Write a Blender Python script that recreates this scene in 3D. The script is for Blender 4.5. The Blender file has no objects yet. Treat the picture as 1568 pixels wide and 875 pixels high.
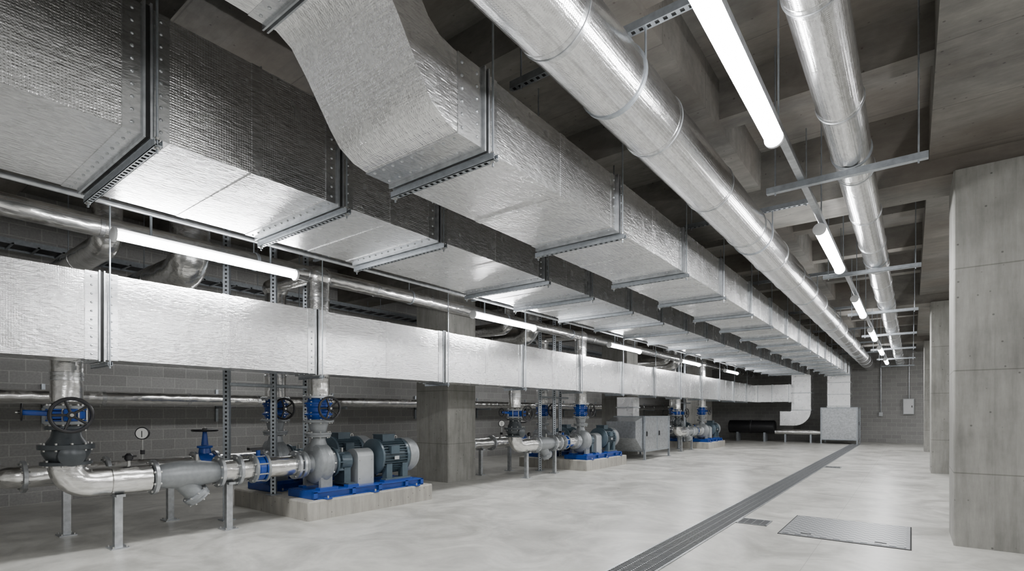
import bpy, bmesh, math, random
from mathutils import Vector, Matrix
random.seed(3)
V=Vector
# ---------------------------------------------------------------- materials
def newmat(name):
    m=bpy.data.materials.new(name); m.use_nodes=True
    nt=m.node_tree; nt.nodes.clear()
    out=nt.nodes.new('ShaderNodeOutputMaterial'); b=nt.nodes.new('ShaderNodeBsdfPrincipled')
    nt.links.new(b.outputs[0],out.inputs[0])
    return m,nt,b
def N(nt,t,**kw):
    n=nt.nodes.new(t)
    for k,v in kw.items():
        if k in n.inputs: n.inputs[k].default_value=v
        else: setattr(n,k,v)
    return n
def coords(nt,scale=(1,1,1)):
    tc=nt.nodes.new('ShaderNodeTexCoord'); mp=nt.nodes.new('ShaderNodeMapping')
    mp.inputs['Scale'].default_value=scale
    nt.links.new(tc.outputs['Object'],mp.inputs['Vector']); return mp.outputs[0]
def ramp(nt,fac,c0,c1,p0=0.3,p1=0.7):
    r=nt.nodes.new('ShaderNodeValToRGB'); e=r.color_ramp.elements
    e[0].position=p0; e[0].color=(*c0,1); e[1].position=p1; e[1].color=(*c1,1)
    nt.links.new(fac,r.inputs[0]); return r.outputs[0]
def mixc(nt,fac,a,b,mode='MIX'):
    m=nt.nodes.new('ShaderNodeMix'); m.data_type='RGBA'; m.blend_type=mode
    L=nt.links
    if isinstance(fac,float): m.inputs[0].default_value=fac
    else: L.new(fac,m.inputs[0])
    for s,i in ((a,6),(b,7)):
        if isinstance(s,tuple): m.inputs[i].default_value=(*s,1)
        else: L.new(s,m.inputs[i])
    return m.outputs[2]
def bump(nt,b,h,strength,dist,prev=None):
    n=nt.nodes.new('ShaderNodeBump'); n.inputs['Strength'].default_value=strength; n.inputs['Distance'].default_value=dist
    nt.links.new(h,n.inputs['Height'])
    if prev: nt.links.new(prev,n.inputs['Normal'])
    nt.links.new(n.outputs[0],b.inputs['Normal']); return n.outputs[0]
def math_(nt,op,a,b=None):
    m=nt.nodes.new('ShaderNodeMath'); m.operation=op
    for i,s in enumerate((a,b)):
        if s is None: continue
        if isinstance(s,(int,float)): m.inputs[i].default_value=s
        else: nt.links.new(s,m.inputs[i])
    return m.outputs[0]

def foil(name,col=(0.88,0.885,0.89),rough=0.25,fine=40,fs=0.7,ws=0.26,metal=0.98,weave=0.45,low=1.6):
    m,nt,b=newmat(name)
    v=coords(nt); vs=coords(nt,(1,0.35,1))
    n1=N(nt,'ShaderNodeTexNoise',Scale=fine,Detail=3.0,Distortion=0.5); nt.links.new(vs,n1.inputs['Vector'])
    n2=N(nt,'ShaderNodeTexNoise',Scale=low,Detail=1.0); nt.links.new(v,n2.inputs['Vector'])
    n3=N(nt,'ShaderNodeTexNoise',Scale=6.0,Detail=1.0); nt.links.new(v,n3.inputs['Vector'])
    p=bump(nt,b,n2.outputs[0],ws,0.05)
    p=bump(nt,b,n3.outputs[0],ws,0.012,p)
    if weave>0:
        sp=nt.nodes.new('ShaderNodeSeparateXYZ'); nt.links.new(v,sp.inputs[0])
        s=[math_(nt,'SINE',math_(nt,'MULTIPLY',sp.outputs[i],340.0)) for i in range(3)]
        g=math_(nt,'MAXIMUM',math_(nt,'MAXIMUM',s[0],s[1]),s[2])
        p=bump(nt,b,g,weave,0.0014,p)
    bump(nt,b,n1.outputs[0],fs,0.006,p)
    c=ramp(nt,n1.outputs[0],tuple(x*0.82 for x in col),col,0.38,0.6)
    nt.links.new(c,b.inputs['Base Color'])
    rr=N(nt,'ShaderNodeMapRange'); rr.inputs[3].default_value=rough-0.04; rr.inputs[4].default_value=rough+0.06
    nt.links.new(n3.outputs[0],rr.inputs[0]); nt.links.new(rr.outputs[0],b.inputs['Roughness'])
    b.inputs['Metallic'].default_value=metal
    return m
def plain(name,col,rough=0.5,metal=0.0,var=0.15,scale=12,bs=0.1):
    m,nt,b=newmat(name); v=coords(nt)
    n=N(nt,'ShaderNodeTexNoise',Scale=float(scale),Detail=4.0); nt.links.new(v,n.inputs['Vector'])
    c=ramp(nt,n.outputs[0],tuple(x*(1-var) for x in col),tuple(min(1,x*(1+var)) for x in col))
    nt.links.new(c,b.inputs['Base Color'])
    b.inputs['Roughness'].default_value=rough; b.inputs['Metallic'].default_value=metal
    bump(nt,b,n.outputs[0],bs,0.003)
    return m
def concrete(name,dark,light,panel=None,rough=0.8,stain=(0.2,0.15,0.1),stain_amt=0.0,board=False,boards=None):
    m,nt,b=newmat(name); v=coords(nt); L=nt.links
    n1=N(nt,'ShaderNodeTexNoise',Scale=0.9,Detail=8.0,Roughness=0.65); L.new(v,n1.inputs['Vector'])
    vs=coords(nt,(1,1,0.12) if not board else (0.3,1,1))
    n2=N(nt,'ShaderNodeTexNoise',Scale=9.0,Detail=6.0,Roughness=0.7); L.new(vs,n2.inputs['Vector'])
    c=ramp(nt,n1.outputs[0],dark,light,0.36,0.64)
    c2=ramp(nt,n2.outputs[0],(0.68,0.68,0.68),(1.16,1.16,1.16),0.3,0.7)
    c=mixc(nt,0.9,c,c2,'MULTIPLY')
    vo=N(nt,'ShaderNodeTexVoronoi',Scale=8.0,Randomness=1.0); L.new(v,vo.inputs['Vector'])
    pit=ramp(nt,vo.outputs['Distance'],(0.3,0.3,0.3),(1,1,1),0.06,0.11)
    c=mixc(nt,0.8,c,pit,'MULTIPLY')
    if stain_amt>0:
        n3=N(nt,'ShaderNodeTexNoise',Scale=0.55,Detail=5.0); L.new(v,n3.inputs['Vector'])
        f=ramp(nt,n3.outputs[0],(0,0,0),(stain_amt,)*3,0.45,0.62)
        c=mixc(nt,f,c,stain)
    h=mixc(nt,0.5,n2.outputs[0],pit,'MULTIPLY')
    sp=nt.nodes.new('ShaderNodeSeparateXYZ'); L.new(v,sp.inputs[0])
    if boards:
        for ax in boards:
            fl=math_(nt,'FLOOR',math_(nt,'DIVIDE',sp.outputs[ax],0.19))
            wn=nt.nodes.new('ShaderNodeTexWhiteNoise'); wn.noise_dimensions='1D'; L.new(fl,wn.inputs['W'])
            c=mixc(nt,0.6,c,ramp(nt,wn.outputs[0],(0.84,0.84,0.84),(1.06,1.06,1.06),0,1),'MULTIPLY')
    if panel:
        for ax,per,off,wd in panel:
            fr=math_(nt,'FRACT',math_(nt,'DIVIDE',math_(nt,'ADD',sp.outputs[ax],off),per))
            g=math_(nt,'LESS_THAN',fr,wd/per)
            c=mixc(nt,math_(nt,'MULTIPLY',g,0.5),c,(0.06,0.058,0.05))
    L.new(c,b.inputs['Base Color']); b.inputs['Roughness'].default_value=rough
    bump(nt,b,h,0.5,0.008)
    return m
def blockwall(name,axis):
    m,nt,b=newmat(name); L=nt.links
    tc=nt.nodes.new('ShaderNodeTexCoord'); sp=nt.nodes.new('ShaderNodeSeparateXYZ'); L.new(tc.outputs['Object'],sp.inputs[0])
    cb=nt.nodes.new('ShaderNodeCombineXYZ'); L.new(sp.outputs[axis],cb.inputs[0]); L.new(sp.outputs[2],cb.inputs[1])
    br=nt.nodes.new('ShaderNodeTexBrick'); L.new(cb.outputs[0],br.inputs['Vector'])
    br.inputs['Scale'].default_value=1.0; br.inputs['Brick Width'].default_value=0.42; br.inputs['Row Height'].default_value=0.21
    br.inputs['Mortar Size'].default_value=0.008; br.inputs['Color1'].default_value=(0.36,0.357,0.345,1); br.inputs['Color2'].default_value=(0.30,0.297,0.288,1)
    br.inputs['Mortar'].default_value=(0.46,0.455,0.44,1)
    n=N(nt,'ShaderNodeTexNoise',Scale=30.0,Detail=5.0); L.new(tc.outputs['Object'],n.inputs['Vector'])
    c=mixc(nt,0.5,br.outputs[0],ramp(nt,n.outputs[0],(0.7,0.7,0.7),(1.1,1.1,1.1)),'MULTIPLY')
    L.new(c,b.inputs['Base Color']); b.inputs['Roughness'].default_value=0.9
    inv=math_(nt,'SUBTRACT',1.0,br.outputs['Fac'])
    bump(nt,b,inv,0.6,0.006)
    return m

M_foil=foil('aluminium_foil_insulation')
M_foilR=foil('aluminium_foil_jacket',(0.88,0.88,0.88),0.21,40,0.3,0.12,weave=0.35)
M_foilP=foil('pipe_foil_jacket',(0.87,0.865,0.85),0.2,24,0.6,0.5,weave=0.0,low=4.0)
M_tape=foil('foil_tape',(0.74,0.75,0.76),0.25,50,0.25,0.08,weave=0.0)
M_galv=plain('galvanised_steel',(0.48,0.50,0.52),0.34,0.85,0.2,14)
M_strut=plain('strut_steel',(0.36,0.39,0.42),0.38,0.7,0.15,20)
M_grate=plain('grating_steel',(0.26,0.27,0.28),0.45,0.6,0.15,20)
M_dark=plain('dark_gap_shade_and_trim',(0.012,0.012,0.012),0.8)  # near-black: painted shade in gaps, also dark edging and rings
M_castg=plain('grey_cast_iron_paint',(0.25,0.265,0.275),0.36,0.15,0.1,20)
M_valveg=plain('dark_grey_valve_paint',(0.05,0.058,0.064),0.34,0.1,0.1,20)
M_blue=plain('blue_enamel',(0.010,0.055,0.29),0.3,0.0,0.12,8)
M_motor=plain('motor_paint',(0.062,0.092,0.114),0.32,0.1,0.1,10)
M_guard=plain('guard_light_grey',(0.42,0.44,0.45),0.4,0.3,0.05,8)
M_black=plain('black_rubber',(0.010,0.010,0.012),0.38)
M_bolt=plain('zinc_bolt',(0.55,0.55,0.53),0.3,0.9,0.1,40)
M_white=plain('white_enamel',(0.70,0.71,0.72),0.4,0,0.03,5)
M_dial=plain('dial_white',(0.85,0.85,0.82),0.3,0,0.02)
M_col=concrete('column_concrete',(0.225,0.222,0.205),(0.345,0.34,0.315),panel=[(2,1.22,0.35,0.014)],boards=(0,1))
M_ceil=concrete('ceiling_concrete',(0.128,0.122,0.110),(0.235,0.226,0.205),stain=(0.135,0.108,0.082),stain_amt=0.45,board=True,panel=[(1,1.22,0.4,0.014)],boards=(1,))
M_plinth=concrete('plinth_concrete',(0.36,0.345,0.31),(0.46,0.445,0.40))
M_walll=blockwall('block_wall_long',1); M_wallb=blockwall('block_wall_cross',0)
def floormat():
    m,nt,b=newmat('polished_concrete_floor'); L=nt.links; v=coords(nt)
    n1=N(nt,'ShaderNodeTexNoise',Scale=1.0,Detail=9.0,Roughness=0.64,Distortion=1.2); L.new(v,n1.inputs['Vector'])
    n2=N(nt,'ShaderNodeTexNoise',Scale=6.0,Detail=8.0,Roughness=0.7); L.new(v,n2.inputs['Vector'])
    c=ramp(nt,n1.outputs[0],(0.40,0.395,0.365),(0.62,0.612,0.57),0.38,0.60)
    c=mixc(nt,0.7,c,ramp(nt,n2.outputs[0],(0.78,0.78,0.78),(1.08,1.08,1.08)),'MULTIPLY')
    sp=nt.nodes.new('ShaderNodeSeparateXYZ'); L.new(v,sp.inputs[0])
    for ax,per,off in ((1,9.3,8.9),(0,9.3,0.9)):
        fr=math_(nt,'FRACT',math_(nt,'DIVIDE',math_(nt,'ADD',sp.outputs[ax],off+93),per))
        g=math_(nt,'LESS_THAN',fr,0.008/per)
        c=mixc(nt,math_(nt,'MULTIPLY',g,0.5),c,(0.2,0.2,0.19))
    L.new(c,b.inputs['Base Color'])
    r=N(nt,'ShaderNodeMapRange'); r.inputs[3].default_value=0.20; r.inputs[4].default_value=0.45
    L.new(n1.outputs[0],r.inputs[0]); L.new(r.outputs[0],b.inputs['Roughness'])
    bump(nt,b,n2.outputs[0],0.08,0.004)
    return m
M_floor=floormat()
def emis(name,s):
    m=bpy.data.materials.new(name); m.use_nodes=True; nt=m.node_tree; nt.nodes.clear()
    o=nt.nodes.new('ShaderNodeOutputMaterial'); e=nt.nodes.new('ShaderNodeEmission')
    e.inputs[0].default_value=(0.99,0.99,1.0,1); e.inputs[1].default_value=s
    nt.links.new(e.outputs[0],o.inputs[0]); return m
M_lamp=emis('lit_diffuser',118); M_wallfill=emis('added_wall_fill_diffuser',26)  # the weaker one serves only the added row that brightens the left wall
def treadmat():
    m,nt,b=newmat('tread_plate'); L=nt.links; v=coords(nt,(14,14,14))
    ch=nt.nodes.new('ShaderNodeTexChecker'); ch.inputs['Scale'].default_value=1.0; L.new(v,ch.inputs[0])
    L.new(ramp(nt,ch.outputs[1],(0.17,0.18,0.19),(0.38,0.39,0.40),0.4,0.6),b.inputs['Base Color'])
    b.inputs['Metallic'].default_value=0.5; b.inputs['Roughness'].default_value=0.4
    bump(nt,b,ch.outputs[1],0.5,0.003); return m
M_tread=treadmat()

# ---------------------------------------------------------------- builder
def ortho(ax):
    ax=V(ax).normalized(); r=V((0,0,1)) if abs(ax.z)<0.9 else V((1,0,0))
    u=ax.cross(r).normalized(); return ax,u,ax.cross(u).normalized()
class B:
    def __init__(s): s.bm=bmesh.new(); s.mats=[]
    def mi(s,m):
        if m not in s.mats: s.mats.append(m)
        return s.mats.index(m)
    def face(s,vs,m):
        try: f=s.bm.faces.new(vs); f.material_index=s.mi(m); f.smooth=True
        except ValueError: pass
    def hexa(s,P,m):
        v=[s.bm.verts.new(p) for p in P]
        for q in ((0,3,2,1),(4,5,6,7),(0,1,5,4),(1,2,6,5),(2,3,7,6),(3,0,4,7)): s.face([v[i] for i in q],m)
    def box(s,x0,x1,y0,y1,z0,z1,m):
        s.hexa([(x0,y0,z0),(x1,y0,z0),(x1,y1,z0),(x0,y1,z0),(x0,y0,z1),(x1,y0,z1),(x1,y1,z1),(x0,y1,z1)],m)
    def cbox(s,x0,x1,y0,y1,z0,z1,m,c=0.02):
        def ring(z,i):
            return [(x0+i,y0+c,z),(x0+i,y1-c,z),(x0+c,y1-i,z),(x1-c,y1-i,z),(x1-i,y1-c,z),(x1-i,y0+c,z),(x1-c,y0+i,z),(x0+c,y0+i,z)]
        rs=[[s.bm.verts.new(p) for p in r] for r in (ring(z0,0),ring(z1-c,0),ring(z1,c*0.8))]
        for a,b in zip(rs,rs[1:]):
            for i in range(8): s.face([a[i],a[(i+1)%8],b[(i+1)%8],b[i]],m)
        s.face(rs[0],m); s.face(rs[-1],m)
    def obox(s,c,t,u,w,ht,hu,hw,m):
        c=V(c);t=V(t);u=V(u);w=V(w)
        P=[c+a*ht*t+b*hu*u+d*hw*w for d in (-1,1) for a,b in ((-1,-1),(1,-1),(1,1),(-1,1))]
        s.hexa(P,m)
    def lathe(s,o,ax,prof,m,seg=24,caps=True):
        ax,u,w=ortho(ax); o=V(o); rings=[]
        for t,r in prof:
            rings.append([s.bm.verts.new(o+ax*t+(u*math.cos(2*math.pi*i/seg)+w*math.sin(2*math.pi*i/seg))*max(r,1e-4)) for i in range(seg)])
        for a,b in zip(rings,rings[1:]):
            for i in range(seg): s.face([a[i],a[(i+1)%seg],b[(i+1)%seg],b[i]],m)
        if caps: s.face(rings[0][::-1],m); s.face(rings[-1],m)
    def cyl(s,p0,p1,r,m,seg=16,r1=None):
        p0=V(p0);p1=V(p1); L=(p1-p0).length
        s.lathe(p0,p1-p0,[(0,r),(L,r if r1 is None else r1)],m,seg)
    def tube(s,pts,r,m,seg=20):
        pts=[V(p) for p in pts]; n=len(pts); R=r if isinstance(r,list) else [r]*n
        T=[]
        for i in range(n):
            a=pts[max(i-1,0)]; b=pts[min(i+1,n-1)]; T.append((b-a).normalized())
        _,u,_=ortho(T[0]); rings=[]
        for i in range(n):
            u=(u-T[i]*u.dot(T[i])).normalized(); w=T[i].cross(u)
            rings.append([s.bm.verts.new(pts[i]+(u*math.cos(2*math.pi*k/seg)+w*math.sin(2*math.pi*k/seg))*R[i]) for k in range(seg)])
        for a,b in zip(rings,rings[1:]):
            for i in range(seg): s.face([a[i],a[(i+1)%seg],b[(i+1)%seg],b[i]],m)
        s.face(rings[0][::-1],m); s.face(rings[-1],m)
    def torus(s,c,ax,R,r,m,seg=28,k=8):
        ax,u,w=ortho(ax); c=V(c); rings=[]
        for i in range(seg):
            a=2*math.pi*i/seg; d=u*math.cos(a)+w*math.sin(a)
            rings.append([s.bm.verts.new(c+d*(R+r*math.cos(2*math.pi*j/k))+ax*r*math.sin(2*math.pi*j/k)) for j in range(k)])
        for i in range(seg):
            a=rings[i]; b=rings[(i+1)%seg]
            for j in range(k): s.face([a[j],a[(j+1)%k],b[(j+1)%k],b[j]],m)
    def flange(s,c,ax,r,th,m,nb=8,mb=None):
        a,u,w=ortho(ax); c=V(c)
        s.lathe(c-a*th/2,a,[(0,r*0.97),(0.004,r),(th-0.004,r),(th,r*0.97)],m,28)
        for i in range(nb):
            t=2*math.pi*(i+0.5)/nb; p=c+(u*math.cos(t)+w*math.sin(t))*r*0.86
            s.cyl(p-a*(th/2+0.018),p+a*(th/2+0.018),0.014,mb or M_bolt,6)
    def finish(s,name,parent=None,off=(0,0,0)):
        bm=s.bm; bmesh.ops.recalc_face_normals(bm,faces=bm.faces[:])
        bm.normal_update()
        for e in bm.edges:
            if len(e.link_faces)==2:
                if e.link_faces[0].normal.angle(e.link_faces[1].normal,0)>0.6: e.smooth=False
        me=bpy.data.meshes.new(name); bm.to_mesh(me); bm.free()
        for m in s.mats: me.materials.append(m)
        o=bpy.data.objects.new(name,me); bpy.context.collection.objects.link(o); o.location=off
        if parent: o.parent=parent
        return o
def empty(name,loc=(0,0,0)):
    e=bpy.data.objects.new(name,None); e.location=loc; e.empty_display_size=0.2
    bpy.context.collection.objects.link(e); return e
def bend(P,rad,n=8):
    P=[V(p) for p in P]; out=[P[0]]
    for i in range(1,len(P)-1):
        a=(P[i-1]-P[i]).normalized(); b=(P[i+1]-P[i]).normalized()
        s=P[i]+a*rad; e=P[i]+b*rad
        if abs(a.dot(b))<0.05:
            c=P[i]+a*rad+b*rad
            for k in range(n+1):
                t=math.pi/2*k/n; out.append(c-b*rad*math.cos(t)-a*rad*math.sin(t))
        else:
            for k in range(n+1):
                t=k/n; out.append(s*(1-t)**2+P[i]*2*t*(1-t)+e*t*t)
    out.append(P[-1]); return out
def strut(b,p0,p1,up,w=0.045,detail=True,ef=0.42):
    p0=V(p0);p1=V(p1);t=(p1-p0);L=t.length;t.normalize();up=V(up).normalized();s_=t.cross(up)
    c=(p0+p1)/2; h=w/2
    b.obox(c+s_*(h-0.002),t,s_,up,L/2,0.002,h,M_strut); b.obox(c-s_*(h-0.002),t,s_,up,L/2,0.002,h,M_strut)
    if not detail:
        b.obox(c-up*(h-0.002),t,s_,up,L/2,h,0.002,M_strut); return
    e=h*ef
    b.obox(c-up*(h-0.002)+s_*(h-e/2),t,s_,up,L/2,e/2,0.002,M_strut)
    b.obox(c-up*(h-0.002)-s_*(h-e/2),t,s_,up,L/2,e/2,0.002,M_strut)
    b.obox(c-up*(h-0.012),t,s_,up,L/2,h-0.006,0.001,M_dark)  # near-black strip paints the shade inside the hollow channel
    n=max(1,int(L/0.06))
    for i in range(n+1):
        q=p0+t*(L*i/n); b.obox(q-up*(h-0.002),t,s_,up,0.015,h-e,0.002,M_strut)
def rod(b,x,y,z0,z1,r=0.008): b.cyl((x,y,z0),(x,y,z1),r,M_strut,6)

SLAB=5.4
# ---------------------------------------------------------------- room
YN,YF,XL,XR=-5.0,34.0,-12.2,5.5
b=B(); b.box(XL-.2,XR+.2,YN-.2,YF+.2,-0.2,0,M_floor); b.finish('floor')
b=B(); b.box(XL-.2,XL,YN,YF,0,SLAB,M_walll); b.finish('wall_left')
b=B(); b.box(XR,XR+.2,YN,YF,0,SLAB,M_walll); b.finish('wall_right')
b=B(); b.box(XL,XR,YF,YF+.2,0,SLAB,M_wallb); b.finish('wall_back')
b=B(); b.box(XL,XR,YN-.2,YN,0,SLAB,M_wallb); b.finish('wall_front')
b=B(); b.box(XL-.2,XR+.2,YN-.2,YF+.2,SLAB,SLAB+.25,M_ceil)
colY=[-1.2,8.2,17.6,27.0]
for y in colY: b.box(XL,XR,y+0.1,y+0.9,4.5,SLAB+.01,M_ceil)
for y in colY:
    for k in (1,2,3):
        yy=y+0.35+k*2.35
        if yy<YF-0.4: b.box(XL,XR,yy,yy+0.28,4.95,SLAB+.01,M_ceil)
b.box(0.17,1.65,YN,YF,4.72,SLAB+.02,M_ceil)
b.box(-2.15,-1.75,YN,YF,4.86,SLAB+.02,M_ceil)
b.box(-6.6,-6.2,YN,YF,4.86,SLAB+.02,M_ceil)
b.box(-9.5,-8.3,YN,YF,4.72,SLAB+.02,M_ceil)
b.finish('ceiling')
for y in colY:
    for x0,x1 in ((0.4,1.4),(-9.4,-8.35)):
        yy=y+(0.35 if x0<0 else 0)
        b=B()
        c=0.015
        P=[(x0+c,yy),(x1-c,yy),(x1,yy+c),(x1,yy+0.95-c),(x1-c,yy+0.95),(x0+c,yy+0.95),(x0,yy+0.95-c),(x0,yy+c)]
        lo=[b.bm.verts.new((p[0],p[1],0)) for p in P]; hi=[b.bm.verts.new((p[0],p[1],4.5 if x0>0 else 4.72)) for p in P]
        for i in range(8): b.face([lo[i],lo[(i+1)%8],hi[(i+1)%8],hi[i]],M_col)
        b.face(lo,M_col); b.face(hi,M_col)
        b.finish('concrete_column')

# ---------------------------------------------------------------- floor drain & hatch
b=B()
def grate(b,x0,x1,y0,y1,step=0.045):
    b.box(x0,x1,y0,y1,0.0,0.002,M_dark)  # near-black sheet on the floor paints the shade of a deep channel
    for xa in (x0,x1-0.022): b.box(xa,xa+0.022,y0,y1,0.0,0.007,M_galv)
    for ya in (y0,y1-0.02): b.box(x0,x1,ya,ya+0.02,0.0,0.007,M_galv)
    for f in (0.25,0.5,0.75):
        xm=x0+(x1-x0)*f; b.box(xm-0.006,xm+0.006,y0,y1,0.0,0.006,M_grate)
    n=int((y1-y0)/step)
    for i in range(n):
        y=y0+(y1-y0)*i/n; b.box(x0,x1,y,y+0.012,0.001,0.006,M_grate)
grate(b,-2.45,-2.03,-2.0,31.5)
grate(b,-2.03,-1.62,8.0,8.42); grate(b,-2.03,-1.62,17.6,18.0)
b.finish('floor_drain_grating')
b=B()
b.box(-1.41,0.0,7.61,9.14,0,0.005,M_dark); b.box(-1.395,-0.015,7.625,9.125,0,0.008,M_grate); b.box(-1.36,-0.05,7.66,9.09,0.006,0.013,M_tread)
for x in (-1.1,-0.3):
    b.box(x-0.06,x+0.06,7.75,7.79,0.013,0.015,M_dark)
b.finish('floor_access_hatch')

# ---------------------------------------------------------------- rectangular ducts
def rect_duct(name,x0,x1,z0,z1,y0,y1,fl,rivets=0,trap=True,ext=0.07,near=12,fe=0.03):
    par=empty(name,((x0+x1)/2,(y0+y1)/2,z0)); o=(-(x0+x1)/2,-(y0+y1)/2,-z0)
    b=B(); b.box(x0,x1,y0,y1,z0,z1,M_foil)
    for i,y in enumerate(fl):
        for s in (-1,1):
            a=y+s*0.028; c=y+s*0.14
            e=0.006; b.box(x0-e,x1+e,min(a,c),max(a,c),z0-e,z1+e,M_tape)
            b.box(x0-fe,x1+fe,min(y+s*0.014,a),max(y+s*0.014,a),z0-fe,z1+fe,M_galv)
        b.box(x0-fe*.5,x1+fe*.5,y-0.014,y+0.014,z0-fe*.5,z1+fe*.5,M_dark)  # near-black filler paints the shade between the two flanges
        if i<rivets:
            for s in (-1,1):
                yy=y+s*0.085
                n=int((z1-z0)/0.085)
                for k in range(n):
                    z=z0+0.05+k*(z1-z0-0.1)/max(1,n-1); b.lathe((x1+0.004,yy,z),(1,0,0),[(0,0.013),(0.006,0.011),(0.010,0.005)],M_galv,8)
                n=int((x1-x0)/0.11)
                for k in range(n):
                    x=x0+0.05+k*(x1-x0-0.1)/max(1,n-1); b.lathe((x,yy,z0-0.004),(0,0,-1),[(0,0.013),(0.006,0.011),(0.010,0.005)],M_galv,8)
    for y,yn in zip(fl,fl[1:]):
        ym=(y+yn)/2
        if yn-y>1.2: b.box(x0-0.004,x1+0.004,ym-0.04,ym+0.04,z0-0.004,z1+0.004,M_foil)
    b.finish('duct_body',par,o)
    if trap:
        b=B()
        for y in fl:
            yy=y+0.05
            strut(b,(x0-ext,yy,z0-fe-0.026),(x1+ext,yy,z0-fe-0.026),(0,0,1),0.05,yy<near)
            for x in (x0-ext+0.03,x1+ext-0.03):
                rod(b,x,yy,z0-fe-0.09,SLAB)
                b.cyl((x,yy,z0-fe-0.065),(x,yy,z0-fe-0.05),0.018,M_bolt,6)
                b.cyl((x,yy,z0-fe+0.0),(x,yy,z0-fe+0.016),0.018,M_bolt,6)
        b.finish('trapeze_hangers',par,o)
    return par,o
flA=[-0.2,1.33,2.85,4.1,6.2,7.5]+[9.0+1.5*i for i in range(14)]
pA,oA=rect_duct('rectangular_supply_duct',-5.64,-4.16,3.5,4.37,-3.5,30.2,flA,rivets=5)
flB=[2.88,5.02,6.98,8.75]+[10.6+1.8*i for i in range(12)]
pB,oB=rect_duct('rectangular_extract_duct',-3.44,-2.45,3.5,4.05,2.8,32.2,flB,rivets=3)
b=B()
st=[(-3.5,4.2,-3.5,4.78),(1.86,4.2,2.0,4.78),(1.97,4.14,2.07,4.66),(2.08,4.0,2.13,4.52),(2.28,3.70,2.26,4.22),(2.36,3.60,2.33,4.13),(2.48,3.53,2.43,4.07),(2.62,3.5,2.56,4.05),(2.8,3.5,2.8,4.05)]
rings=[[b.bm.verts.new(p) for p in ((-3.44,a,c),(-2.45,a,c),(-2.45,d,e),(-3.44,d,e))] for a,c,d,e in st]
for r0,r1 in zip(rings,rings[1:]):
    for i in range(4): b.face([r0[i],r0[(i+1)%4],r1[(i+1)%4],r1[i]],M_foil)
b.face(rings[0],M_foil)
for y in (1.80,):
    for s in (-1,1):
        b.box(-3.47,-2.42,y+s*0.016-0.006,y+s*0.016+0.006,4.17,4.81,M_galv)
    b.box(-3.445,-2.445,y-0.13,y-0.02,4.195,4.785,M_tape)
    for k in range(9): b.lathe((-3.38+0.108*k,y-0.075,4.196),(0,0,-1),[(0,0.013),(0.006,0.011),(0.010,0.005)],M_galv,8)
b.box(-3.445,-2.445,2.60,2.75,3.495,4.055,M_tape)
for k in range(9): b.lathe((-3.38+0.108*k,2.64,3.496),(0,0,-1),[(0,0.013),(0.006,0.011),(0.010,0.005)],M_galv,8)
for k in range(6): b.lathe((-2.446,2.64,3.55+0.09*k),(1,0,0),[(0,0.013),(0.006,0.011),(0.010,0.005)],M_galv,8)
b.finish('offset_bend',pB,oB)
flC=[-0.7,1.74,4.22,6.76,9.15,11.6]+[14.0+2.4*i for i in range(7)]
pC,oC=rect_duct('rectangular_low_level_duct',-7.2,-6.7,2.15,3.05,-3.5,30.4,flC,rivets=3,trap=False,fe=0.022)
b=B()
for y in flC:
    yy=y+0.06
    strut(b,(-7.24,yy,2.105),(-6.64,yy,2.105),(0,0,1),0.04,yy<8)
    rod(b,-6.655,yy,2.06,SLAB)
b.box(-7.2,-5.0,30.4,30.95,2.15,3.05,M_foil)
for x in (-6.6,-5.9,-5.1): b.box(x,x+0.03,30.38,30.97,2.12,3.08,M_galv)
b.finish('hangers_and_branch',pC,oC)
b=B()
N_=8; pr=[math.pi/2*k/N_ for k in range(N_+1)]
outer=[(-4.15,3.6),(-4.15,1.7)]+[(-4.95+0.8*math.cos(t),1.7-0.8*math.sin(t)) for t in pr[1:]]+[(-5.6,0.9)]
inner=[(-5.05,3.6),(-5.05,1.7)]+[(-5.1+0.05*math.cos(t),1.7-0.05*math.sin(t)) for t in pr[1:]]+[(-5.6,1.65)]
rr=[[b.bm.verts.new(p) for p in ((o[0],30.96,o[1]),(o[0],31.9,o[1]),(i[0],31.9,i[1]),(i[0],30.96,i[1]))] for o,i in zip(outer,inner)]
for r0,r1 in zip(rr,rr[1:]):
    for i in range(4): b.face([r0[i],r0[(i+1)%4],r1[(i+1)%4],r1[i]],M_foil)
b.face(rr[0],M_foil); b.face(rr[-1],M_foil)
b.box(-5.64,-4.1,30.2,31.95,3.5,4.37,M_foil)
b.box(-5.08,-4.12,30.93,31.93,2.6,2.64,M_galv); b.box(-5.08,-4.12,30.93,31.93,1.7,1.74,M_galv)
b.finish('drop_duct',pA,oA)

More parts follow.
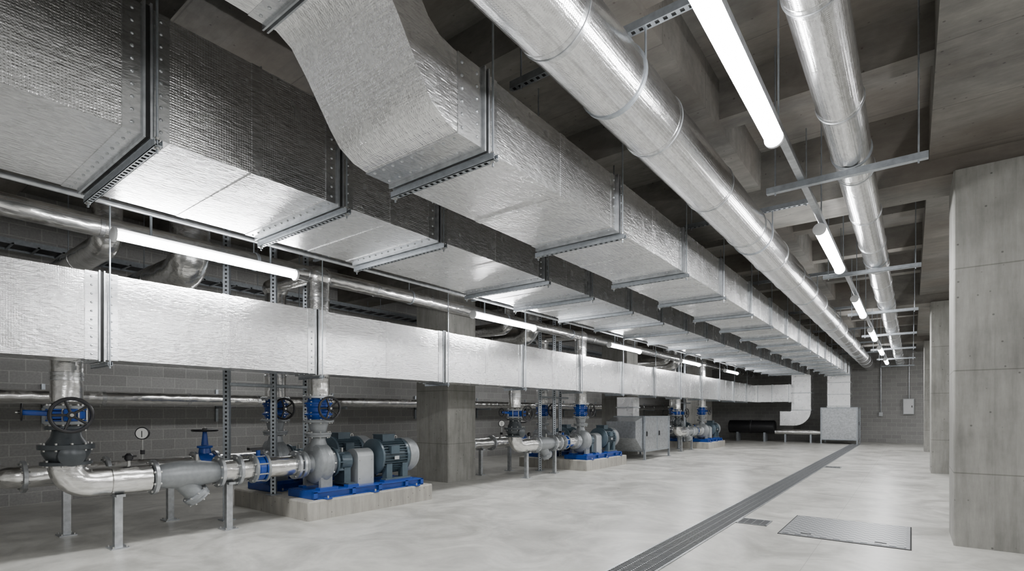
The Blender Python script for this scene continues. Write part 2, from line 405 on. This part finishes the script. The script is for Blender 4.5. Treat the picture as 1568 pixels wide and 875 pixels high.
# ---------------------------------------------------------------- round ducts
def round_duct(name,x,z,r,y0,y1,seams):
    par=empty(name,(x,(y0+y1)/2,z)); o=(-x,-(y0+y1)/2,-z)
    b=B(); b.cyl((x,y0,z),(x,y1,z),r,M_foilR,48)
    for y in seams:
        b.lathe((x,y-0.045,z),(0,1,0),[(0,r+0.001),(0.004,r+0.004),(0.086,r+0.004),(0.09,r+0.001)],M_tape,48)
        b.lathe((x,y-0.006,z),(0,1,0),[(0,r+0.003),(0.003,r+0.009),(0.009,r+0.009),(0.012,r+0.003)],M_galv,48)
    b.finish('duct_body',par,o); return par,o
s1=[1.2+1.58*i for i in range(20)]
p1,o1=round_duct('round_spiral_duct',-1.79,4.1,0.262,-4,33.95,s1)
b=B()
for i in range(7):
    y=3.6+4.35*i
    strut(b,(-2.75,y,4.42),(-1.05,y,4.42),(0,0,1),0.06,y<9)
    for x in (-2.65,-1.12): rod(b,x,y,4.36,SLAB)
    b.lathe((-1.79,y-0.02,4.1),(0,1,0),[(0,0.266),(0.002,0.272),(0.038,0.272),(0.04,0.266)],M_strut,40)
    for x in (-2.05,-1.53): rod(b,x,y,4.12,4.42)
b.finish('support_struts',p1,o1)
p2,o2=round_duct('round_exhaust_duct',-0.46,4.1,0.164,-4,33.95,[0.6+1.45*i for i in range(23)])
b=B()
for i in range(-1,7):
    y=5.95+4.35*i
    strut(b,(-1.20,y,3.895),(0.12,y,3.895),(0,0,1),0.06,False)
    for x in (-1.12,0.05): rod(b,x,y,3.84,5.38)
    b.lathe((-0.46,y-0.02,4.1),(0,1,0),[(0,0.167),(0.002,0.172),(0.038,0.172),(0.04,0.167)],M_strut,36)
b.finish('trapeze_hangers',p2,o2)

# ---------------------------------------------------------------- lights
def lamp(x,y0,y1,z,hz,mat=None):
    par=empty('linear_light_fixture',(x,(y0+y1)/2,z)); o=(-x,-(y0+y1)/2,-z)
    b=B(); w=0.068
    b.box(x-w*0.75,x+w*0.75,y0,y1,z+0.015,z+0.055,M_white)
    for ya in (y0-0.035,y1): b.lathe((x,ya,z),(0,1,0),[(0,w*0.8),(0.01,w+0.004),(0.035,w+0.004)],M_white,20)
    for ya in (y0+0.3,y1-0.3): b.cyl((x,ya,z+0.05),(x,ya,hz),0.012,M_strut,8)
    b.finish('housing',par,o)
    b=B(); seg=14
    A=[math.pi+math.pi*k/seg for k in range(seg+1)]
    ra=[b.bm.verts.new((x+w*math.cos(t),y0,z+0.015+w*math.sin(t)*0.9)) for t in A]
    rb=[b.bm.verts.new((x+w*math.cos(t),y1,z+0.015+w*math.sin(t)*0.9)) for t in A]
    for i in range(seg): b.face([ra[i],ra[i+1],rb[i+1],rb[i]],mat or M_lamp)
    b.finish('diffuser',par,o)
for i in range(-1,6):
    y=2.4+4.85*i; lamp(-0.88,y,y+2.2,3.80,3.926)
for i in range(-1,5):
    y=1.71+5.24*i; lamp(-6.16,y,y+1.85,3.33,3.60)
for y in (-3.4,4.2,12.1,18.9,25.3): lamp(-10.0,y,y+2.0,2.72,SLAB,M_wallfill)  # added row, hidden behind the low-level duct, to brighten the left wall
for y in (-3.2,4.2,11.3,19.0,28.1): lamp(3.6,y,y+2.2,3.8,SLAB)  # added unseen row to brighten the columns and right-hand duct faces
b=B(); b.box(-0.91,-0.85,-4,33.9,3.926,3.985,M_galv)
for i in range(15):
    rod(b,-0.88,-3+2.6*i,3.98,SLAB)
b.finish('lighting_trunking')
b=B(); b.cyl((-6.16,-4,3.63),(-6.16,33.5,3.63),0.03,M_galv,12)
for i in range(12): rod(b,-6.12,-3+3.1*i,3.63,4.9)
b.finish('lighting_conduit')

# ---------------------------------------------------------------- long pipes
def longpipe(name,x,z,r,y0,y1,mat,step=1.3,hang=None):
    b=B(); b.cyl((x,y0,z),(x,y1,z),r,mat,28)
    y=y0+0.7
    while y<y1:
        b.lathe((x,y,z),(0,1,0),[(0,r),(0.005,r+0.005),(0.045,r+0.005),(0.05,r)],M_tape,28); y+=step
    y=y0+1.9
    while hang and y<y1:
        rod(b,x,y,z+r,hang)
        b.lathe((x,y,z),(0,1,0),[(0,r+.003),(0.002,r+0.01),(0.04,r+0.01),(0.042,r+.003)],M_strut,24); y+=2.9
    return b.finish(name)
longpipe('discharge_header_pipe',-7.45,3.75,0.12,-4,33.9,M_foilP,1.3,SLAB)
b=B()
for x,z,r in ((-6.75,3.98,0.035),(-6.9,4.12,0.05),(-7.1,4.25,0.03)):
    b.cyl((x,-4,z),(x,33.9,z),r,M_castg,12)
for i in range(9):
    y=0.9+3.6*i; b.box(-7.25,-6.62,y,y+0.04,3.9,3.93,M_strut)
    rod(b,-7.22,y+.02,3.9,SLAB); rod(b,-6.66,y+.02,3.9,SLAB)
b.finish('service_pipe_rack')
b=B()
b.cyl((-11.6,-4.9,1.86),(-11.6,33.9,1.86),0.125,M_foilP,24)
for i in range(28):
    y=-4+1.4*i; b.lathe((-11.6,y,1.86),(0,1,0),[(0,.125),(0.005,.131),(0.06,.131),(0.065,.125)],M_tape,24)
for i in range(13):
    y=-3.5+2.9*i; b.box(-12.2,-11.55,y,y+0.05,1.68,1.735,M_strut); b.box(-12.2,-12.15,y,y+0.05,1.4,2.1,M_strut)
b.finish('wall_mounted_pipe')
for y,r,z in ((2.15,0.16,3.72),(3.1,0.25,3.60)):
    for k in range(3):
        yy=y+8.25*k+(2.5 if k==2 else 0)
        b=B()
        b.tube(bend([(-12.19,yy,z),(-8.05,yy,z),(-8.05,yy,SLAB-.45)],r*1.35,10),r,M_foilP,28)
        for i in range(3): b.lathe((-11.6+i*1.2,yy,z),(1,0,0),[(0,r),(0.005,r+.006),(0.05,r+.006),(0.055,r)],M_tape,28)
        rod(b,-9.8,yy,z+r,SLAB-0.1)
        b.finish('branch_vent_pipe')
b=B()
b.box(-11.3,-11.28,-4.9,33.9,4.15,4.23,M_strut); b.box(-10.82,-10.8,-4.9,33.9,4.15,4.23,M_strut)
for i in range(130): b.box(-11.3,-10.8,-4.9+0.3*i,-4.87+0.3*i,4.15,4.17,M_strut)
for k in range(6): b.cyl((-11.22+k*.07,-4.9,4.195),(-11.22+k*.07,33.9,4.195),0.025,M_black,8)
for i in range(13):
    for x in (-11.31,-10.79): rod(b,x,-3+2.9*i,4.15,SLAB)
b.finish('cable_tray')

# ---------------------------------------------------------------- pump room equipment (one bay, then repeated)
roots=[]
AX,AZ=-7.45,0.80
def pump():
    par=empty('centrifugal_pump',(AX,5.5,0.285)); o=(-AX,-5.5,-0.285)
    b=B(); z0,z1=0.285,0.40
    for x in (AX-0.36,AX+0.30):
        b.box(x,x+0.06,4.42,6.62,z0,z0+0.015,M_blue); b.box(x,x+0.06,4.42,6.62,z1-0.015,z1,M_blue)
        xa=x if x>AX else x+0.045
        b.box(xa,xa+0.015,4.42,6.62,z0,z1,M_blue)
    for y in (4.42,5.1,5.62,6.2,6.56): b.box(AX-0.36,AX+0.36,y,y+0.06,z0+.004,z1-.002,M_blue)
    b.box(AX-0.33,AX+0.33,4.45,6.6,z1-0.012,z1+0.004,M_blue)
    for y in (4.62,5.5,6.4):
        for s in (-1,1):
            b.box(AX+s*0.41-0.05,AX+s*0.41+0.05,y-0.05,y+0.05,z0,z0+0.015,M_blue); b.cyl((AX+s*0.42,y,z0+0.015),(AX+s*0.42,y,z0+0.05),0.014,M_bolt,6)
    for y0,y1 in ((4.56,4.88),(5.06,5.26),(5.78,6.4)):
        for s in (-1,1): b.box(AX+s*0.24-0.06,AX+s*0.24+0.06,y0,y1,z1,0.44,M_blue)
    b.finish('base_frame',par,o)
    b=B()
    b.lathe((AX,4.45,AZ),(0,1,0),[(0,0.125),(0.08,0.125),(0.12,0.15),(0.14,0.27),(0.17,0.31),(0.28,0.32),(0.36,0.31),(0.39,0.27),(0.41,0.22),(0.50,0.2)],M_castg,36)
    n=34; pts=[];rad=[]
    for i in range(n+1):
        t=i/n; a=math.radians(95-330*t)
        R=0.235+0.02*t; r=0.075+0.055*t
        pts.append((AX+R*math.cos(a),4.72,AZ+R*math.sin(a))); rad.append(r)
    b.tube(pts,rad,M_castg,16)
    b.lathe((AX,4.72,AZ+0.2),(0,0,1),[(0,0.16),(0.1,0.13),(0.16,0.11),(0.24,0.11)],M_castg,28)
    b.flange((AX,4.72,AZ+0.43),(0,0,1),0.19,0.035,M_castg)
    b.flange((AX,4.45,AZ),(0,1,0),0.20,0.04,M_castg)
    for s in (-1,1): b.box(AX+s*0.2-0.03,AX+s*0.2+0.03,4.62,4.82,0.43,0.66,M_castg)
    for i in range(10):
        a=2*math.pi*i/10; b.cyl((AX+0.245*math.cos(a),4.82,AZ+0.245*math.sin(a)),(AX+0.245*math.cos(a),4.88,AZ+0.245*math.sin(a)),0.014,M_bolt,6)
    b.finish('volute_casing',par,o)
    b=B()
    b.lathe((AX,4.93,AZ),(0,1,0),[(0,0.24),(0.03,0.24),(0.05,0.15),(0.12,0.12),(0.14,0.15),(0.18,0.155),(0.32,0.155),(0.35,0.12),(0.37,0.08),(0.45,0.04)],M_motor,28)
    for k in range(4): b.obox((AX,5.02,AZ),(0,1,0),(math.cos(k*math.pi/4),0,math.sin(k*math.pi/4)),(-math.sin(k*math.pi/4),0,math.cos(k*math.pi/4)),0.08,0.2,0.008,M_motor)
    b.box(AX-0.14,AX+0.14,5.1,5.22,0.43,0.70,M_motor); b.box(AX-0.28,AX+0.28,5.08,5.24,0.43,0.46,M_motor)
    b.cyl((AX,5.15,AZ+0.15),(AX,5.15,AZ+0.22),0.02,M_bolt,8)
    b.finish('bearing_housing',par,o)
    b=B(); prof=[(AX-0.17,0.404),(AX+0.17,0.404)]+[(AX+0.17*math.cos(t),0.86+0.13*math.sin(t)) for t in [math.pi*k/12 for k in range(13)]]
    a=[b.bm.verts.new((p[0],5.34,p[1])) for p in prof]; c=[b.bm.verts.new((p[0],5.66,p[1])) for p in prof]
    for i in range(len(prof)): b.face([a[i],a[(i+1)%len(prof)],c[(i+1)%len(prof)],c[i]],M_guard)
    b.face(a,M_guard); b.face(c,M_guard)
    for y in (5.38,5.62):
        for z in (0.5,0.8): b.cyl((AX+0.168,y,z),(AX+0.178,y,z),0.01,M_bolt,6)
    b.finish('coupling_guard',par,o)
    b=B(); Z=AZ+0.03
    b.cyl((AX,5.60,Z),(AX,5.75,Z),0.035,M_bolt,12)
    b.lathe((AX,5.72,Z),(0,1,0),[(0,0.14),(0.02,0.24),(0.04,0.31),(0.08,0.31),(0.09,0.255),(0.58,0.255),(0.59,0.3),(0.64,0.305),(0.66,0.29)],M_motor,40)
    for k in range(36):
        t=2*math.pi*k/36
        b.obox((AX+0.275*math.cos(t),6.05,Z+0.275*math.sin(t)),(0,1,0),(math.cos(t),0,math.sin(t)),(-math.sin(t),0,math.cos(t)),0.25,0.03,0.004,M_motor)
    b.lathe((AX,6.37,Z),(0,1,0),[(0,0.28),(0.01,0.31),(0.17,0.31),(0.23,0.28),(0.245,0.2)],M_castg,40)
    for R in (0.06,0.1,0.14,0.18): b.torus((AX,6.618,Z),(0,1,0),R,0.006,M_dark,24,6)
    b.box(AX-0.13,AX+0.13,5.88,6.14,Z+0.22,Z+0.37,M_motor); b.box(AX-0.14,AX+0.14,5.87,6.15,Z+0.37,Z+0.385,M_motor)
    b.box(AX+0.22,AX+0.32,5.92,6.10,Z+0.05,Z+0.19,M_motor)
    b.torus((AX,6.27,Z+0.32),(1,0,0),0.03,0.01,M_bolt,16,6)
    for s in (-1,1):
        for y in (5.85,6.2): b.box(AX+s*0.22-0.06,AX+s*0.22+0.06,y,y+0.12,0.44,Z-0.12,M_motor)
        b.box(AX+s*0.25-0.06,AX+s*0.25+0.06,5.8,6.36,0.44,0.465,M_motor)
    b.box(AX+0.303,AX+0.309,6.0,6.1,Z-0.05,Z+0.01,M_guard)
    b.finish('electric_motor',par,o)
    return par
def handwheel(b,c,ax,R,mat=M_black,stem=0.12):
    a,u,w=ortho(ax); c=V(c)
    b.torus(c,a,R,R*0.11,mat,32,8); b.cyl(c-a*0.025,c+a*0.03,R*0.22,mat,12)
    for k in range(5):
        t=2*math.pi*k/5; d=u*math.cos(t)+w*math.sin(t); b.cyl(c,c+d*R,R*0.08,mat,8)
    b.cyl(c-a*stem,c+a*0.05,R*0.1,M_bolt,10)
def stand(b,x,y,ztop,z0=0.0):
    b.box(x-0.11,x+0.11,y-0.09,y+0.09,z0,z0+0.014,M_galv); b.box(x-0.04,x+0.04,y-0.04,y+0.04,z0,ztop-0.02,M_galv)
    b.box(x-0.12,x+0.12,y-0.045,y+0.045,ztop-0.03,ztop,M_galv)
    for s in (-1,1):
        for q in (-1,1): b.cyl((x+s*0.085,y+q*0.065,z0+0.01),(x+s*0.085,y+q*0.065,z0+0.035),0.01,M_bolt,6)
def butterfly(b,c,ax,r,wheel=None,R=0.11):
    a,u,w=ortho(ax); c=V(c)
    b.lathe(c-a*0.05,a,[(0,r),(0.01,r+0.035),(0.09,r+0.035),(0.1,r)],M_blue,28)
    for s in (-1,1):
        b.flange(c+a*s*0.085,a,r+0.065,0.035,M_castg,8)
        b.lathe(c+a*s*0.062-a*0.01,a,[(0,r+0.05),(0.02,r+0.05)],M_blue,24)
    for i in range(8):
        t=2*math.pi*(i+0.5)/8; p=c+(u*math.cos(t)+w*math.sin(t))*(r+0.045); b.cyl(p-a*0.11,p+a*0.11,0.011,M_bolt,6)
    if wheel is not None:
        d=V(wheel).normalized()
        b.cyl(c,c+d*(r+0.16),0.035,M_blue,12); b.obox(c+d*(r+0.13),a,d,a.cross(d),0.06,0.05,0.05,M_blue)
        handwheel(b,c+d*(r+0.28),d,R)
def foilrun(b,p0,p1,r):
    p0=V(p0);p1=V(p1);L=(p1-p0).length
    b.lathe(p0,p1-p0,[(0,r*0.9),(0.012,r),(L-0.012,r),(L,r*0.9)],M_foilP,28)

b=B(); b.cbox(-9.3,-7.0,4.27,6.77,0,0.285,M_plinth,0.02); roots.append(b.finish('concrete_plinth'))
pm=pump(); roots.append(pm)
def suction_near():
    par=empty('suction_pipework',(AX,3.0,0)); o=(-AX,-3.0,0)
    b=B(); z=AZ
    b.tube(bend([(AX,1.62,1.02),(AX,1.62,z),(AX,2.0,z)],0.215,10),0.165,M_foilP,28)
    foilrun(b,(AX,2.0,z),(AX,2.42,z),0.168)
    b.tube(bend([(AX,1.62,1.72),(AX,1.62,2.7),(-9.6,1.62,2.7)],0.2,8),0.145,M_foilP,28)
    for zz in (1.95,2.0): b.lathe((AX,1.62,zz),(0,0,1),[(0,.146),(0.005,.152),(0.04,.152),(0.045,.146)],M_tape,28)
    foilrun(b,(AX,3.25,z),(AX,3.44,z),0.145)
    foilrun(b,(AX,3.48,z),(AX,3.66,z),0.14)
    foilrun(b,(AX,3.86,z),(AX,4.30,z),0.15)
    b.cyl((AX,4.28,z),(AX,4.44,z),0.12,M_castg,24)
    for y in (2.45,3.22,3.46,4.32,4.40): b.flange((AX,y,z),(0,1,0),0.215,0.045,M_galv,8)
    b.finish('pipe_runs',par,o)
    b=B(); stand(b,AX,2.09,z-0.16); stand(b,AX,3.35,z-0.15); b.finish('pipe_stands',par,o)
    return par
roots.append(suction_near())
b=B()
b.flange((AX,1.62,1.04),(0,0,1),0.23,0.04,M_valveg); b.flange((AX,1.62,1.43),(0,0,1),0.19,0.04,M_valveg)
b.lathe((AX,1.62,1.05),(0,0,1),[(0,0.16),(0.05,0.19),(0.1,0.215),(0.16,0.215),(0.2,0.19),(0.28,0.14),(0.38,0.12)],M_valveg,32)
b.flange((AX,1.62,1.22),(0,0,1),0.25,0.055,M_valveg,10)
b.lathe((AX+0.1,1.62,1.13),(1,0,0),[(0,0.13),(0.12,0.12),(0.16,0.06)],M_valveg,20)
b.cyl((AX,1.62,1.58),(AX-0.12,1.27,1.60),0.03,M_blue,10)
handwheel(b,(AX-0.12,1.27,1.60),(-0.2,-1,0),0.09,stem=0.25)
roots.append(b.finish('gate_valve'))
b=B(); butterfly(b,(AX,1.62,1.57),(0,0,1),0.13,(1,-0.12,0),0.175); roots.append(b.finish('butterfly_valve'))
b=B(); butterfly(b,(AX,3.76,AZ),(0,1,0),0.14); b.cyl((AX,3.76,AZ+.15),(AX,3.76,AZ+.28),0.03,M_blue,10); b.box(AX-.04,AX+.04,3.62,3.82,AZ+.26,AZ+.30,M_black); roots.append(b.finish('butterfly_valve'))
b=B()
b.lathe((AX,2.47,AZ),(0,1,0),[(0,0.13),(0.08,0.15),(0.25,0.175),(0.5,0.17),(0.68,0.14),(0.74,0.13)],M_castg,32)
d=V((0,0.62,-0.78)); p=V((AX,2.72,AZ))
b.lathe(p,d,[(0,0.13),(0.32,0.115),(0.33,0.16),(0.37,0.16),(0.375,0.15),(0.41,0.15),(0.42,0.11),(0.45,0.05)],M_castg,28)
a,u,w=ortho(d)
for i in range(8):
    t=2*math.pi*i/8; q=p+d.normalized()*0.37+(u*math.cos(t)+w*math.sin(t))*0.137; b.cyl(q-a*0.06,q+a*0.06,0.011,M_bolt,6)
b.cyl((AX,2.95,AZ+0.12),(AX,2.95,AZ+0.25),0.02,M_bolt,8)
roots.append(b.finish('y_strainer'))
b=B()
b.cyl((AX,2.2,AZ+.15),(AX,2.2,AZ+.24),0.018,M_bolt,8); b.lathe((AX,2.2,AZ+.22),(0,0,1),[(0,.03),(.02,.045),(.06,.045),(.09,.02)],M_black,14); b.cyl((AX-.01,2.14,AZ+.27),(AX-.01,2.28,AZ+.27),.012,M_black,8)
roots.append(b.finish('air_vent_valve'))
def riser(x,y,ztop):
    par=empty('discharge_riser',(x,y,1.25)); o=(-x,-y,-1.25)
    b=B()
    b.lathe((x,y,1.25),(0,0,1),[(0,0.12),(0.06,0.12),(0.2,0.16),(0.24,0.16)],M_castg,28)
    b.flange((x,y,1.265),(0,0,1),0.2,0.035,M_castg)
    b.flange((x,y,1.46),(0,0,1),0.235,0.04,M_castg)
    foilrun(b,(x,y,1.83),(x,y,ztop-0.1),0.17)
    b.flange((x,y,1.84),(0,0,1),0.235,0.04,M_galv)
    for zz in (2.2,3.1,3.35): b.lathe((x,y,zz),(0,0,1),[(0,.171),(0.005,.177),(0.04,.177),(0.045,.171)],M_tape,28)
    b.lathe((x,y,ztop-0.12),(0,0,1),[(0,0.17),(0.05,0.2),(0.12,0.21),(0.2,0.18),(0.26,0.1)],M_foilP,28)
    b.finish('pipe',par,o)
    b=B()
    b.lathe((x,y,1.47),(0,0,1),[(0,0.15),(0.06,0.17),(0.08,0.19),(0.12,0.19),(0.14,0.17),(0.2,0.17),(0.22,0.19),(0.26,0.19),(0.28,0.17),(0.35,0.15)],M_blue,32)
    for zz in (1.57,1.74): b.flange((x,y,zz),(0,0,1),0.21,0.03,M_blue,8)
    d=V((1,-0.1,0)).normalized(); cc=V((x,y,1.66))
    b.cyl(cc,cc+d*0.28,0.035,M_blue,12); handwheel(b,cc+d*0.36,d,0.17)
    b.finish('isolating_valve',par,o)
    return par
roots.append(riser(AX,4.72,3.75))
X2=-8.75
def dup(root,off):
    n=root.copy(); bpy.context.collection.objects.link(n); n.location=root.location+V(off)
    for c in root.children:
        k=c.copy(); bpy.context.collection.objects.link(k); k.parent=n
    return n
roots.append(dup(pm,(X2-AX,0,0)))
def rear():
    par=empty('rear_suction_pipework',(X2,3.0,0)); o=(-X2,-3.0,0); z=AZ
    b=B(); foilrun(b,(X2,1.5,z),(X2,2.3,z),0.14); foilrun(b,(X2,2.35,z),(X2,3.4,z),0.14); foilrun(b,(X2,3.75,z),(X2,4.38,z),0.14)
    for y in (1.48,2.32,3.42,3.73,4.40): b.flange((X2,y,z),(0,1,0),0.2,0.045,M_galv)
    b.lathe((X2,3.43,z),(0,1,0),[(0,.13),(.06,.17),(.15,.19),(.24,.17),(.3,.13)],M_blue,28)
    b.lathe((X2,3.58,z+.1),(0,0,1),[(0,.10),(.14,.08),(.15,.11),(.18,.11),(.19,.05),(.4,.03)],M_blue,20)
    handwheel(b,(X2,3.58,z+.52),(0,0,1),0.17)
    stand(b,X2,1.9,z-0.135); stand(b,X2,3.1,z-0.135)
    b.tube(bend([(X2,1.52,z),(X2,1.3,z),(X2-1.4,1.3,z)],0.2),0.14,M_foilP,24)
    b.flange((X2-1.4,1.3,z),(1,0,0),0.2,0.04,M_castg); stand(b,X2-1.1,1.3,z-0.135)
    b.finish('pipe_runs',par,o); return par
roots.append(rear())
roots.append(riser(X2,4.72,3.75))
b=B(); b.cyl((X2,4.72,3.72),(X2,4.72,3.9),0.1,M_foilP,20); b.cyl((X2,4.72,3.78),(AX,4.72,3.78),0.11,M_foilP,20); roots.append(b.finish('header_branch_pipe'))
b=B()
b.cyl((X2,2.75,AZ+.12),(X2,2.75,1.22),0.014,M_bolt,8)
d=V((0.8,-0.6,0)).normalized(); gc=V((X2-0.02,2.765,1.30)); b.lathe(gc,d,[(0,.085),(.01,.09),(.045,.09),(.05,.082)],M_black,28); b.lathe(gc+d*0.0505,d,[(0,.076),(.001,.075)],M_dial,28)
a,u,w=ortho(d); b.obox(gc+d*0.053+w*0.01,u,w,d,0.005,0.045,0.001,M_black)
b.box(X2-0.03,X2+0.03,2.73,2.77,1.0,1.06,M_black)
roots.append(b.finish('pressure_gauge'))
b=B()
for x,y,z0 in ((-8.1,3.62,0),(-8.1,4.34,0.285),(-8.35,5.05,0.285)):
    strut(b,(x,y,z0),(x,y,4.71),(-0.75,0.66,0),0.085,True,0.66)
    b.box(x-0.09,x+0.09,y-0.09,y+0.09,z0,z0+0.012,M_strut)
strut(b,(-8.1,3.62,2.02),(-8.1,5.1,2.02),(-1,0,0),0.05,False)
roots.append(b.finish('pipe_support_frame'))
for off in (8.25,19.0):
    for r in roots: dup(r,(0,off,0))

# ---------------------------------------------------------------- air handling units
def ahu(name,x0,x1,y0,y1,z0,z1,top=None):
    par=empty(name,((x0+x1)/2,(y0+y1)/2,0)); o=(-(x0+x1)/2,-(y0+y1)/2,0)
    b=B(); b.box(x0,x1,y0,y1,z0,z1,M_galv)
    e=0.012
    for x in (x0,x1):
        for y in (y0,y1):
            b.box(x-0.03,x+0.03,y-0.03,y+0.03,0.0,z1+0.02,M_strut); b.box(x-.06,x+.06,y-.06,y+.06,0,0.015,M_strut)
    for z in (z0,z1):
        for x in (x0,x1): b.box(x-e,x+e,y0,y1,z-0.03,z+0.02,M_strut)
        for y in (y0,y1): b.box(x0,x1,y-e,y+e,z-0.03,z+0.02,M_strut)
    ym=(y0+y1)/2; b.box(x1-.001,x1+e,ym-0.02,ym+0.02,z0,z1,M_strut)
    for yy in (y0+0.15,ym+0.15): 
        b.box(x1,x1+0.03,yy,yy+0.03,(z0+z1)/2-.08,(z0+z1)/2+.08,M_black)
    b.finish('casing',par,o)
    if top:
        b=B(); top(b); b.finish('duct_connection',par,o)
    return par
def t1(b):
    b.box(-8.15,-7.55,16.7,17.2,1.42,2.12,M_foil); b.box(-8.18,-7.52,16.67,17.23,1.75,1.79,M_galv)
    P=[(-8.2,16.0,0.75),(-7.15,16.0,0.75),(-7.15,16.6,0.3),(-8.2,16.6,0.3),(-8.2,16.0,1.3),(-7.15,16.0,1.3),(-7.15,16.6,1.45),(-8.2,16.6,1.45)]
    b.hexa(P,M_galv)
ahu('air_handling_unit',-8.2,-7.1,16.62,18.8,0.3,1.45,t1)
def t2(b):
    b.box(-3.44,-2.45,31.2,32.3,1.85,3.49,M_foil)
    for z in (1.9,2.5,3.1): b.box(-3.47,-2.42,31.17,32.33,z,z+0.03,M_galv)
ahu('air_handling_unit',-3.7,-2.15,31.05,32.7,0.22,1.83,t2)
b=B()
b.lathe((-8.3,31.4,0.8),(1,0,0),[(0,0.3),(0.04,0.36),(1.1,0.36),(1.12,0.38),(1.2,0.38),(1.22,0.36),(2.35,0.36),(2.4,0.3)],M_black,32)
for x in (-7.8,-6.4): b.box(x-.05,x+.05,31.1,31.7,0,0.5,M_strut)
b.finish('black_insulated_tank')
b=B(); b.cyl((-5.9,31.35,0.55),(-3.72,31.35,0.55),0.14,M_foilP,20)
for x in (-5.4,-4.2): b.box(x-.04,x+.04,31.25,31.45,0,0.43,M_strut)
b.finish('low_level_pipe')
b=B(); b.box(-0.35,0.1,33.83,33.99,1.5,2.3,M_guard); b.box(-0.32,0.07,33.82,33.83,1.53,2.27,M_white); b.box(0.0,0.03,33.80,33.83,1.85,1.95,M_black)
b.cyl((-0.1,33.93,2.3),(-0.1,33.93,4.5),0.02,M_galv,8)
b.finish('electrical_cabinet')
b=B(); b.cyl((-1.3,33.93,1.6),(-1.3,33.93,SLAB),0.025,M_galv,8); b.box(-1.38,-1.22,33.9,33.99,1.4,1.6,M_guard); b.finish('wall_conduit')

# ---------------------------------------------------------------- world, camera
w=bpy.data.worlds.new('world'); bpy.context.scene.world=w; w.use_nodes=True
w.node_tree.nodes['Background'].inputs[0].default_value=(0.5,0.5,0.5,1); w.node_tree.nodes['Background'].inputs[1].default_value=0.3
cam=bpy.data.cameras.new('camera'); co=bpy.data.objects.new('camera',cam); bpy.context.collection.objects.link(co)
co.location=(0,0,1.6); co.rotation_euler=(math.radians(90),0,math.radians(37.35))
cam.sensor_width=36; cam.lens=18.41; cam.shift_y=0.124; cam.clip_end=200
bpy.context.scene.camera=co
